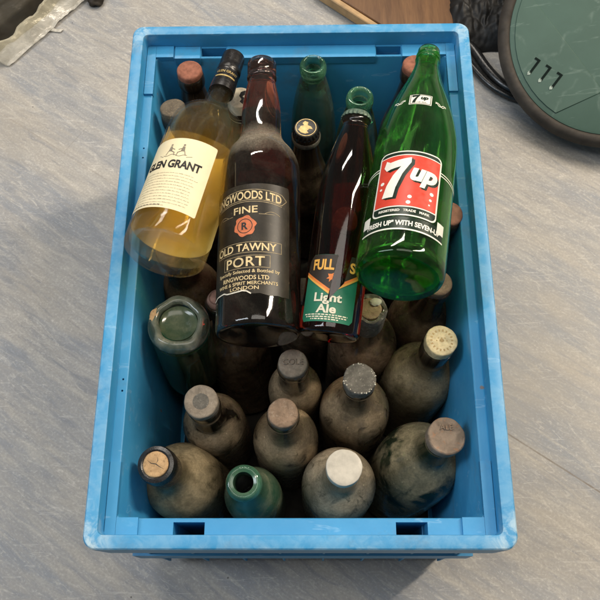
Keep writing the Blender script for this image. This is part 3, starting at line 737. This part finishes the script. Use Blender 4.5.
fo = chaikin([(.0146, .2255), (.0147, .232), (.0138, .246), (.0134, .2555), (.0141, .2565), (.0142, .262), (.0136, .2635), (.0133, .282), (.0127, .2845), (0, .2848)], 1)
cap_ = link('foil_cap', lathe(bmesh.new(), fo, 48), M['foil_black'], root)
fr = prof_r(fo[:-2])
art('lettering', wrap(text_bm('GLEN GRANT', w=.026, h=.0038, bold=.02), fr, math.radians(-6), .2475, .0003, vstep=.002), M['gold'], cap_)
art('gold_band', wrap(poly_bm(rect_pts(-.013, .012, -.0011, .0011)), fr, math.radians(-8), .2405, .0003, vstep=.0008), M['gold'], cap_)
RW = .0428; th = math.radians(-33)
lab = art('label', wrap(poly_bm(rrect_pts(-.0425, .0415, -.0445, .0445, .002)), RW, th, .0745, .0002), M['cream_paper'], root)
art('lettering', wrap(text_bm('GLEN GRANT', w=.0630, h=.0105, bold=.035, spacing=.95), RW, th, .0850, .0005), M['black_ink'], lab)
bl = art('back_label', wrap(poly_bm(rrect_pts(-.0650, .0650, -.0540, .0830, .002)), RW, math.radians(168), .0820, .0002), M['cream_paper'], root)  # back label stretched large to brighten the spirit above it
fine = []
for k in range(12):
    u = -.034+random.uniform(0, .001); v = .0745-k*.0037-.0745; end = .030-random.uniform(0, .004)-(.02 if k == 11 else 0)
    while u < end:
        n_ = random.randint(2, 8)
        for q in range(n_):
            hh = random.choice((.0005, .0005, .0009)); fine.append(rect_pts(u, u+.00045, v-.0005, v-.0005+hh)); u += .00075
        u += .0007
for k in range(9): fine.append(rect_pts(-.033+k*.0042, -.0298+k*.0042, -.0405, -.0395))
art('small_print', wrap(move(poly_bm(*fine), 0, 0), RW, th, .0735, .0004), M['grey_ink'], lab)
sk = []
for (cx, s) in ((-.0065, 1), (.0075, -1)):     # little seated figures and the ground they sit on
    sk += [disc_pts(cx, .0098, .0013, 8), [(cx-.0022, .0015), (cx+.0022, .0015), (cx+.0012, .0078), (cx-.0012, .0082)], line_pts((cx, .006), (cx+s*.005, .0035), .0009), line_pts((cx+s*.001, .002), (cx+s*.0055, -.0005), .0010), line_pts((cx+s*.005, -.0005), (cx+s*.0055, -.004), .0008), line_pts((cx-s*.002, .002), (cx-s*.004, -.0035), .0008)]
sk += [line_pts((-.013+.002*k, -.0038-.0012*math.sin(k*.9)), (-.0108+.002*k, -.0038-.0012*math.sin((k+1)*.9)), .0006) for k in range(13)]
sk += [line_pts((-.018, -.0030), (-.013, -.0055), .0005), line_pts((.013, -.0052), (.019, -.0034), .0005)]
art('drawing', wrap(poly_bm(*sk), RW, th, .1000, .0004), M['grey_ink'], lab)

# brown port bottle
B_, T_ = (-.0413,-.0975,.328), (-.0434,.2316,.335)
root = empty('wine_bottle', mat=orient(B_, T_)); T(root, 'dark brown wine bottle with a worn black and gold label, lying second from left', 'bottle', LYING)
po = [(.0395, 0), (.0425, .003), (.0430, .010), (.0430, .13), (.0430, .178), (.0422, .192), (.0375, .206), (.0290, .2165), (.0232, .2265), (.0222, .240), (.0218, .256), (.0205, .275), (.0170, .294), (.0152, .303), (.0150, .3045)]
# thick dark glass, filled: one solid
link('body', solid_body(po+[(.0148, .326)], 2), M['glass_port'], root)
lipz = [(.0148, .3035), (.0165, .3050), (.0170, .3085), (.0158, .3105), (.0158, .3120), (.0164, .3135), (.0165, .3270), (.0150, .3292), (.0110, .3290), (.0105, .3270), (.0120, .3035)]
link('lip', lathe(bmesh.new(), chaikin(lipz, 1), 48, closed=True), M['glass_port'], root)
RP = .0430; th = math.radians(-20)
random.seed(4)
top = [(-.050, .0600), (.0465, .0600)]
edge = [(.0475, .056), (.0480, .02), (.0478, -.045), (.0475, -.0605)]
bot = [(.0475-.0975*k/22, -.0600+random.uniform(-.0012, .0012)+(.0042 if k > 9 else .0)) for k in range(1, 23)]
lab = art('label', wrap(poly_bm([top[0], (-.050, -.0570)]+bot[::-1][1:]+edge[::-1]+[top[1]]), RP, th, .0895, .0002), M['black_paper'], root)
art('torn_edge', wrap(poly_bm(*[line_pts(a, b, .0013) for a, b in zip(bot[8:-1], bot[9:])]), RP, th, .0895, .0004), M['torn_paper'], lab)
gold, dull = [], []
def word(s, v, u=0, **k):
    a = k.pop('arch', 0); gold.append(move(text_bm(s, **k), u, v, arch=a))
word('RINGWOODS LTD', .0475, -.002, w=.079, h=.0096, bold=.02, arch=2.6)
word('FINE', .0310, 0, w=.0255, h=.0076, bold=.015)
word('OLD TAWNY', -.0102, -.001, w=.067, h=.0084, bold=.02)
word('PORT', -.0255, 0, w=.041, h=.0104, bold=.015, spacing=1.1)
word('Specially Selected & Bottled by', -.0362, .002, w=.068, h=.0046, bold=.01)
word('RINGWOODS LTD', -.0425, 0, w=.050, h=.0046, bold=.02)
word('WINE & SPIRIT MERCHANTS', -.0482, .001, w=.066, h=.0036, bold=.01)
word('LONDON', -.0532, 0, w=.030, h=.0038, bold=.01)
for g_ in gold: art('lettering', wrap(g_, RP, th, .0895, .0004), M['label_gold'], lab)
def frame(u0, u1, v0, v1, t=.0005): return [rect_pts(u0, u1, v0, v0+t), rect_pts(u0, u1, v1-t, v1), rect_pts(u0, u0+t, v0+t, v1-t), rect_pts(u1-t, u1, v0+t, v1-t)]
ln = frame(-.036, .038, -.0160, -.0045)+frame(-.024, .026, -.0322, -.0190)
for k in range(20):
    u = -.038+k*.0038; f_ = lambda x, b: b-2.6*x*x
    for b in (.0535, .0418, .0400): ln.append(line_pts((u, f_(u, b)), (u+.0039, f_(u+.0039, b)), .0006))
for s in (-1, 1):
    ln.append(line_pts((s*.038, .0498), (s*.044, .0440), .0006)); ln.append(line_pts((s*.038, .0380), (s*.044, .0440), .0006))
    for k in range(10):
        a0, a1 = k*.35, (k+1)*.35
        ln.append(line_pts((s*(.020+.0016*k), .026+.0025*math.sin(a0)), (s*(.0216+.0016*k), .026+.0025*math.sin(a1)), .0004))
ln += [rect_pts(-.030, -.014, .0254, .0258), rect_pts(.014, .030, .0254, .0258)]
art('ornament', wrap(poly_bm(*ln), RP, th, .0895, .0003), M['label_gold2'], lab)
seal = art('seal', wrap(poly_bm([((.0112+.0009*math.sin(6*a)+.0005*math.sin(11*a))*math.cos(a), .0130+(.0112+.0009*math.sin(6*a))*math.sin(a)) for a in [2*math.pi*k/40 for k in range(40)]]), RP, th, .0895, .0005), M['seal_red'], lab)
art('seal_letter', wrap(merge(move(text_bm('R', h=.0080, bold=.03), 0, .0130), move(ring_bm(disc_pts(0,0,.0080,32), disc_pts(0,0,.0073,32)), 0, .0130)), RP, th, .0895, .0007), M['black_ink'], lab)

# brown ale bottle
B_, T_ = (.0290,-.1010,.334), (.0615,.1395,.366)
root = empty('ale_bottle', mat=orient(B_, T_)); T(root, 'brown ale bottle with a torn green label and green crown cap, lying on top', 'bottle', LYING)
ao = [(.0270, 0), (.0297, .003), (.0302, .008), (.0302, .090), (.0302, .138), (.0297, .154), (.0274, .174), (.0232, .194), (.0180, .212), (.0143, .226), (.0130, .2310), (.0142, .2325), (.0145, .2360), (.0134, .2375)]
link('body', solid_body(ao), M['glass_ale'], root)      # full of dark ale
M['cap_teal'] = mat_cap('green_crown_cap', (.10,.15,.115), (.28,.30,.22), .4, 160, .2, .45)
cp = link('crown_cap', crown_bm(.0150, .0068), M['cap_teal'], root); put(cp, .2440, root)
RA = .0302; th = math.radians(-10)
tri = [[(.0055, .0380), (.0190, .0380), (-.0012, -.0145)], [(.0190, .0380), (.0135, .0060), (-.0012, -.0145)]]
def lab_art(name, b, mat, parent, lift, torn=True):
    if torn: tear(b, *tri)
    return art(name, wrap(b, RA, th, .0435, lift), mat, parent)
lab = lab_art('label', poly_bm([(-.026, -.0340), (.024, -.0340), (.0275, -.0300), (.0285, .0120), (.0285, .0280), (.0255, .0335), (-.0215, .0335), (-.0270, .0270), (-.0285, .0120), (-.0295, -.0300)]), M['ale_green'], root, .0002)
lab_art('dark_panel', poly_bm([(-.0283, .0150), (0, -.0030), (.0284, .0150), (.0284, .0280), (.0254, .0333), (-.0213, .0333), (-.0268, .0270)]), M['ale_black'], lab, .0004)
lab_art('orange_chevron', poly_bm([(-.0285, .0168), (0, -.0015), (.0285, .0168), (.0285, .0142), (0, -.0045), (-.0285, .0142)]), M['ale_orange'], lab, .0006)
lab_art('amber_chevron', poly_bm([(-.0285, .0142), (0, -.0045), (.0285, .0142), (.0285, .0122), (0, -.0068), (-.0285, .0122)]), M['ale_yellow'], lab, .0007)
lab_art('brand_lettering', move(text_bm('FULL', w=.0225, h=.0110, bold=.035), -.0090, .0230), M['ale_yellow'], lab, .0008)
lab_art('brand_lettering', move(text_bm('S', w=.0058, h=.0110, bold=.035), .0205, .0222), M['ale_yellow'], lab, .0008)
lab_art('lettering', move(text_bm('Light', w=.0275, h=.0115, bold=.03), -.0005, -.0112), M['ale_cream'], lab, .0008)
lab_art('lettering', move(text_bm('Ale', w=.0195, h=.0088, bold=.03), -.001, -.0212), M['ale_cream'], lab, .0008)
sp_ = []
for k, (a, b) in enumerate(((-.024, .021), (-.022, .020), (-.016, .012))):
    u = a
    while u < b:
        wd = random.uniform(.0012, .0040); sp_.append(rect_pts(u, min(u+wd, b), -.0272-.0022*k-.0005, -.0272-.0022*k+.0006)); u += wd+.0009
lab_art('small_print', poly_bm(*sp_), M['ale_cream'], lab, .0006)
fig = [[(.0005, .0135), (.0030, .0150), (.0022, .0118), (.0048, .0112), (.0020, .0095), (.0035, .0065), (.0008, .0080), (-.0012, .0052), (-.0012, .0086), (-.0042, .0085), (-.0018, .0105), (-.0030, .0135)]]
lab_art('emblem', poly_bm(*fig), M['ale_orange'], lab, .0008)

# green soda bottle
B_, T_ = (0.0945, -0.0620, 0.3899), (0.1505, 0.2590, 0.3332)
root = empty('soda_bottle', mat=orient(B_, T_) @ Matrix.Scale(.985, 4)); T(root, 'green soda bottle with a red and white enamel label, lying rightmost on top', 'bottle', LYING)
go = [(.0385, 0), (.0425, .003), (.0433, .010), (.0435, .02), (.0435, .12), (.0435, .156), (.0425, .175), (.0388, .198), (.0335, .220), (.0275, .241), (.0215, .260), (.0168, .278), (.0140, .292), (.0134, .3015), (.0144, .3025), (.0144, .3045), (.0132, .3055), (.0132, .3080), (.0140, .3090), (.0140, .3110), (.0130, .3120), (.0128, .3190)]
bmx, _ = shell_body(go, .0034, .008, punt=.007); link('body', bmx, M['glass_7'], root)
RG = .0436; th = math.radians(-5); V0 = .0825
def g_art(name, b, mat, parent, lift, th_=None): return art(name, wrap(b, RG, th if th_ is None else th_, V0, lift), mat, parent)
hw = .0330
panel = lambda d: rrect_pts(-hw+d, hw-d, -.0400+d, .0415-d, .0065-d*.6)
lab = g_art('label', poly_bm(panel(0)), M['white_ink'], root, .0002)
g_art('dark_field', poly_bm(panel(.0016)), M['green_ink'], lab, .0004)
redp = [(-hw+.0022, -.0285), (hw-.0022, -.0285)]+[(hw-.0022-(2*hw-.0044)*k/14, .0340+.0012*math.sin(math.pi*k/14)) for k in range(15)]
wedge = [(-hw+.0012, -.0298), (hw-.0012, -.0298)]+[(hw-.0012-(2*hw-.0024)*k/14, .0352+.0012*math.sin(math.pi*k/14)) for k in range(15)]
g_art('white_line', poly_bm(wedge), M['white_ink'], lab, .0005)
g_art('red_field', poly_bm(redp), M['red_ink'], lab, .0007)
seven = [(-.0258, .0215), (-.0240, .0300), (-.0195, .0270), (.0010, .0320), (.0012, .0255), (-.0060, .0110), (-.0110, -.0060), (-.0125, -.0180), (-.0235, -.0180), (-.0205, -.0030), (-.0150, .0100), (-.0080, .0205), (-.0185, .0180), (-.0225, .0165)]
sh = lambda p, du, dv: [(x+du, y+dv) for x, y in p]
g_art('numeral_shadow', poly_bm(sh(seven, .0034, -.0022)), M['green_ink'], lab, .0008)
g_art('numeral_shadow', poly_bm(sh(seven, .0018, -.0012)), M['green_ink'], lab, .0009)
g_art('numeral', poly_bm(seven), M['white_ink'], lab, .0011)
for du, dv, l, mt in ((.0022, -.0018, .0008, 'green_ink'), (.0012, -.0009, .0009, 'green_ink'), (0, 0, .0011, 'white_ink')):
    g_art('lettering' if mt == 'white_ink' else 'letter_shadow', move(text_bm('up', w=.0270, h=.0225, bold=.05, shear=.22), .0150+du, .0070+dv, rot=-.06), M[mt], lab, l)
bub = [disc_pts(-.0255, .0015, .0021), disc_pts(-.0262, -.0058, .0014), disc_pts(.0035, -.0175, .0021), disc_pts(.0028, -.0243, .0022), disc_pts(.0245, -.0085, .0021), disc_pts(.0238, -.0160, .0015), disc_pts(.0230, -.0222, .0010)]
for b_ in bub: g_art('bubble', poly_bm(b_), M['white_ink'], lab, .0009)
g_art('small_lettering', move(text_bm('REGISTERED   TRADE   MARK', w=.050, h=.0029, bold=.03), 0, -.0340), M['white_ink'], lab, .0007)
# band under the label
band = art('slogan_band', wrap(poly_bm(rect_pts(-.0440, .0440, -.0070, .0070)), RG, th, .0343, .0002), M['green_ink'], root)
art('white_blocks', wrap(poly_bm(rect_pts(-.0445, -.0350, .0005, .0130), rect_pts(.0350, .0445, .0005, .0130), rect_pts(-.0445, .0445, -.0085, -.0068)), RG, th, .0343, .0004), M['white_ink'], band)
art('slogan_lettering', wrap(move(text_bm('"FRESH UP" WITH SEVEN-UP', w=.078, h=.0062, bold=.035), 0, -.0005), RG, th, .0343, .0005), M['white_ink'], band)
for u0, u1 in ((-.075, -hw), (hw, .075)):
    for v_ in (.0205, .0238): art('hoop', wrap(poly_bm(rect_pts(u0, u1, v_, v_+.0012)), RG, th, V0, .0002), M['white_ink'], root)
nr = prof_r(chaikin(go, 2))
nl = art('neck_label', wrap(poly_bm(rect_pts(-.0118, .0118, -.0090, .0090)), nr, math.radians(-3), .2020, .0003, vstep=.002), M['white_ink'], root)
art('frame', wrap(poly_bm(*frame(-.0108, .0108, -.0081, .0081, .0006)), nr, math.radians(-3), .2020, .0005, vstep=.002), M['green_ink'], nl)
s_ = .30
art('lettering', wrap(merge(move(poly_bm([(x*s_, y*s_) for x, y in seven]), -.0015, -.001), move(text_bm('up', w=.0078, h=.0066, bold=.05, shear=.2), .0040, .001), move(text_bm('T.M. REG', w=.010, h=.0012, bold=.02), .001, -.0055)), nr, math.radians(-3), .2020, .0006, vstep=.002), M['green_ink'], nl)
for s in (-1, 1):
    sw = [line_pts((s*(.016+.0022*k), .0030*math.sin(k*1.3+i)), (s*(.0182+.0022*k), .0030*math.sin(k*1.3+1.3+i)), .0009) for k in range(6) for i in (0, 1.6)]
    art('neck_ornament', wrap(poly_bm(*sw), nr, math.radians(-3), .2000, .0003, vstep=.002), M['white_ink'], root)

# ------------------------------------------------------------------ things round the crate
# round green lid with a rubber rim
root = empty('round_lid', (.473, .460, .118)); root.rotation_euler = (math.radians(24), math.radians(-14), 0)
T(root, 'round green plastic lid with a dark rubber rim and three slots, top right corner', 'lid')
RL = .158
link('rim', lathe(bmesh.new(), chaikin([(RL, .0), (RL+.003, .004), (RL+.011, .003), (RL+.016, -.003), (RL+.018, -.012), (RL+.014, -.022), (RL-.02, -.024), (RL-.02, -.004)], 1), 96, closed=True), M['rubber'], root)
link('panel', lathe(bmesh.new(), [(0, .0015), (RL-.006, .0015), (RL-.001, .0008), (RL, -.001), (RL, -.012), (0, -.012)], 96), M['lid'], root)
P_ = [(-.122, .075)]+[((RL-.008)*math.cos(a), (RL-.008)*math.sin(a)) for a in [math.radians(148+k*(228-148)/12) for k in range(13)]]+[(-.029, -.089)]
pb = poly_bm(P_)
ex = bmesh.ops.extrude_face_region(pb, geom=pb.faces[:]); bmesh.ops.translate(pb, vec=(0, 0, .0018), verts=[v for v in ex['geom'] if isinstance(v, bmesh.types.BMVert)])
bevel(pb, .0008, 1, 60)
o = link('raised_facet', pb, M['lid'], root); o.location.z = .0012
for k in range(3):
    b = poly_bm([(-.0018, -.012), (.0018, -.012), (.0018, .0120), (-.0075, .0120), (-.0075, .0088), (-.0018, .0088)])
    ex = bmesh.ops.extrude_face_region(b, geom=b.faces[:]); bmesh.ops.translate(b, vec=(0, 0, .0008), verts=[v for v in ex['geom'] if isinstance(v, bmesh.types.BMVert)])
    o = link('slot', b, M['slot'], root, smooth=False); o.location = (-.124+.0150*k, -.036-.0136*k, .0031); o.rotation_euler = (0, 0, -.75)
    b = poly_bm([(-.0028, -.0026), (.0008, -.0030), (.0026, -.0008), (.0022, .0020), (-.0004, .0028), (-.0024, .0010)]); ex = bmesh.ops.extrude_face_region(b, geom=b.faces[:]); bmesh.ops.translate(b, vec=(0, 0, .0008), verts=[v for v in ex['geom'] if isinstance(v, bmesh.types.BMVert)])
    o = link('worn_spot', b, M['worn'], root, smooth=False); o.location = (-.1335+.0150*k, -.0445-.0136*k, .0031)
# cable
T(link('black_cable', tube([(.205,.72,.010), (.2278,.6205,.009), (.2417,.5731,.009), (.2560,.540,.009), (.2778,.5184,.009), (.3033,.4695,.009), (.3296,.4376,.009), (.3574,.4256,.009), (.3882,.4136,.009), (.43,.42,.009)], .0085), M['cable']), 'thick black cable curving past the far right corner of the crate', 'cable')
T(link('black_cable', tube([(.190,.72,.010), (.212,.63,.009), (.232,.560,.009), (.262,.505,.009), (.295,.452,.009), (.325,.424,.009), (.365,.408,.008), (.41,.395,.008)], .0060), M['cable']), 'thinner black cable running beside the thick one, close to the crate', 'cable')
# black crumpled sheet
bm = bmesh.new(); nx, ny = 90, 150; V = {}
for i in range(nx+1):
    for j in range(ny+1):
        u, v = i/nx, j/ny; x = .236+.12*u; y = .520+.33*v
        e = min(1, 5*min(u, 1-u)+.0)*min(1, 5*min(v, 1-v))
        p = Vector((x*14, y*14, 1.3)); hgt = .050*e**.7*(.75+.6*noise.noise(p*.6))+.026*e*abs(noise.noise(p*1.9))+.014*e*abs(noise.noise(p*4.3))+.005*e*noise.noise(p*9)
        V[i, j] = bm.verts.new((x+.012*noise.noise(p*.9+Vector((5, 0, 0))), y+.02*noise.noise(p*.7), max(.002, hgt)))
for i in range(nx):
    for j in range(ny): bm.faces.new((V[i, j], V[i+1, j], V[i+1, j+1], V[i, j+1]))
bd = [e for e in bm.edges if len(e.link_faces) == 1]
ex = bmesh.ops.extrude_edge_only(bm, edges=bd)
for v in ex['geom']:
    if isinstance(v, bmesh.types.BMVert): v.co.z = .0005
T(link('bin_bag', bm, M['black_cloth'], angle=80), 'crumpled black bag on the floor behind the far right corner of the crate', 'bag')
# wooden board behind the crate
root = empty('wooden_board', (.16, .68, 0)); T(root, 'brown varnished wooden board with a pale edge, on the floor behind the crate', 'board')
def slab(poly, z0, z1):
    b = bmesh.new(); f = b.faces.new([b.verts.new((x-.16, y-.68, z0)) for x, y in poly]); ex = bmesh.ops.extrude_face_region(b, geom=[f])
    bmesh.ops.translate(b, vec=(0, 0, z1-z0), verts=[v for v in ex['geom'] if isinstance(v, bmesh.types.BMVert)]); bevel(b, .0015, 1); return b
link('top', slab([(.030,.640), (.155,.535), (.250,.535), (.240,.90), (-.10,.75)], .004, .022), M['board'], root)
link('edge_strip', slab([(.016,.636), (.150,.524), (.156,.532), (.027,.640)], .002, .0225), M['board_edge'], root)
# clear plastic bag over a dark tray, top left
cn = Vector((-.492, .497, 0)); e1 = Vector((.64, .77, 0)).normalized(); e2 = Vector((-.98, .12, 0)).normalized()
def sheet(a0, a1, b0, b1, na, nb, hf, seed, amp, wob=0.0):
    bm = bmesh.new(); V = {}
    for i in range(na+1):
        for j in range(nb+1):
            a = a0+(a1-a0)*i/na; b = b0+(b1-b0)*j/nb*(1+wob*noise.noise(Vector((a*28, seed, 0)))); p = cn+e1*a+e2*b
            q = Vector((p.x*22+seed, p.y*22, seed)); n_ = noise.noise(q)*.6+abs(noise.noise(q*2.1))*.5+.25*noise.noise(q*5)
            V[i, j] = bm.verts.new((p.x+amp*.5*noise.noise(q*.7), p.y+amp*.5*noise.noise(q*.7+Vector((9, 0, 0))), max(.0012, hf(a, b)+amp*n_)))
    for i in range(na):
        for j in range(nb): bm.faces.new((V[i, j], V[i+1, j], V[i+1, j+1], V[i, j+1]))
    return bm
root = empty('plastic_bag', cn); T(root, 'clear crinkled plastic bag with a milky edge, wrapped round a dark tray, top left', 'bag')
def film(name, bm, mat):
    for v in bm.verts: v.co -= cn
    o = link(name, bm, mat, root, angle=80); o.modifiers.new('thickness', 'SOLIDIFY').thickness = .0004; return o
film('film', sheet(-.05, .42, .020, .36, 70, 50, lambda a, b: .060*min(1, max(0, (b-.01)/.03)), 1.7, .010), M['film'])
film('hem', sheet(.0, .42, 0, .034, 90, 12, lambda a, b: .004+.034*max(0, b-.006)/.036, 4.2, .010, .28), M['hem'])
film('fold', sheet(-.02, .40, .088, .096, 60, 4, lambda a, b: .069, 8.8, .010, .9), M['hem'])
random.seed(11)
for k in range(7):
    a_, b_ = random.uniform(.02, .30), random.uniform(.06, .14)
    film('film_glint', sheet(a_, a_+random.uniform(.004, .07), b_, b_+random.uniform(.004, .02), 14, 6, lambda a, b: .071, 3.3*k, .012, .6), M['hem'])  # milky strips standing in for highlights on the crinkled film
film('torn_tab', sheet(.092, .100, -.018, .004, 4, 8, lambda a, b: .004, 6.1, .004), M['hem'])
bm = bmesh.new(); P_ = [cn+e1*a+e2*b for a, b in ((.0, .046), (.42, .046), (.42, .35), (.0, .35))]
f = bm.faces.new([bm.verts.new((p.x, p.y, .001)) for p in P_]); ex = bmesh.ops.extrude_face_region(bm, geom=[f]); bmesh.ops.translate(bm, vec=(0, 0, .043), verts=[v for v in ex['geom'] if isinstance(v, bmesh.types.BMVert)]); bevel(bm, .006, 3)
T(link('dark_tray', bm, M['tray']), 'dark brown tray inside the clear plastic bag', 'tray')
# small dark scrap at the top edge
bm = bmesh.new(); bmesh.ops.create_icosphere(bm, subdivisions=3, radius=1)
for v in bm.verts:
    q = v.co.copy(); f_ = 1+.45*noise.noise(q*1.9+Vector((3, 1, 0))); v.co = (q.x*.016*f_, q.y*.013*f_, max(-.0085, q.z*.010*f_))
o = T(link('rubble_scrap', bm, M['tray'], angle=80), 'small dark brown scrap on the floor right of the plastic bag', 'scrap'); o.location = (-.362, .632, .0085)
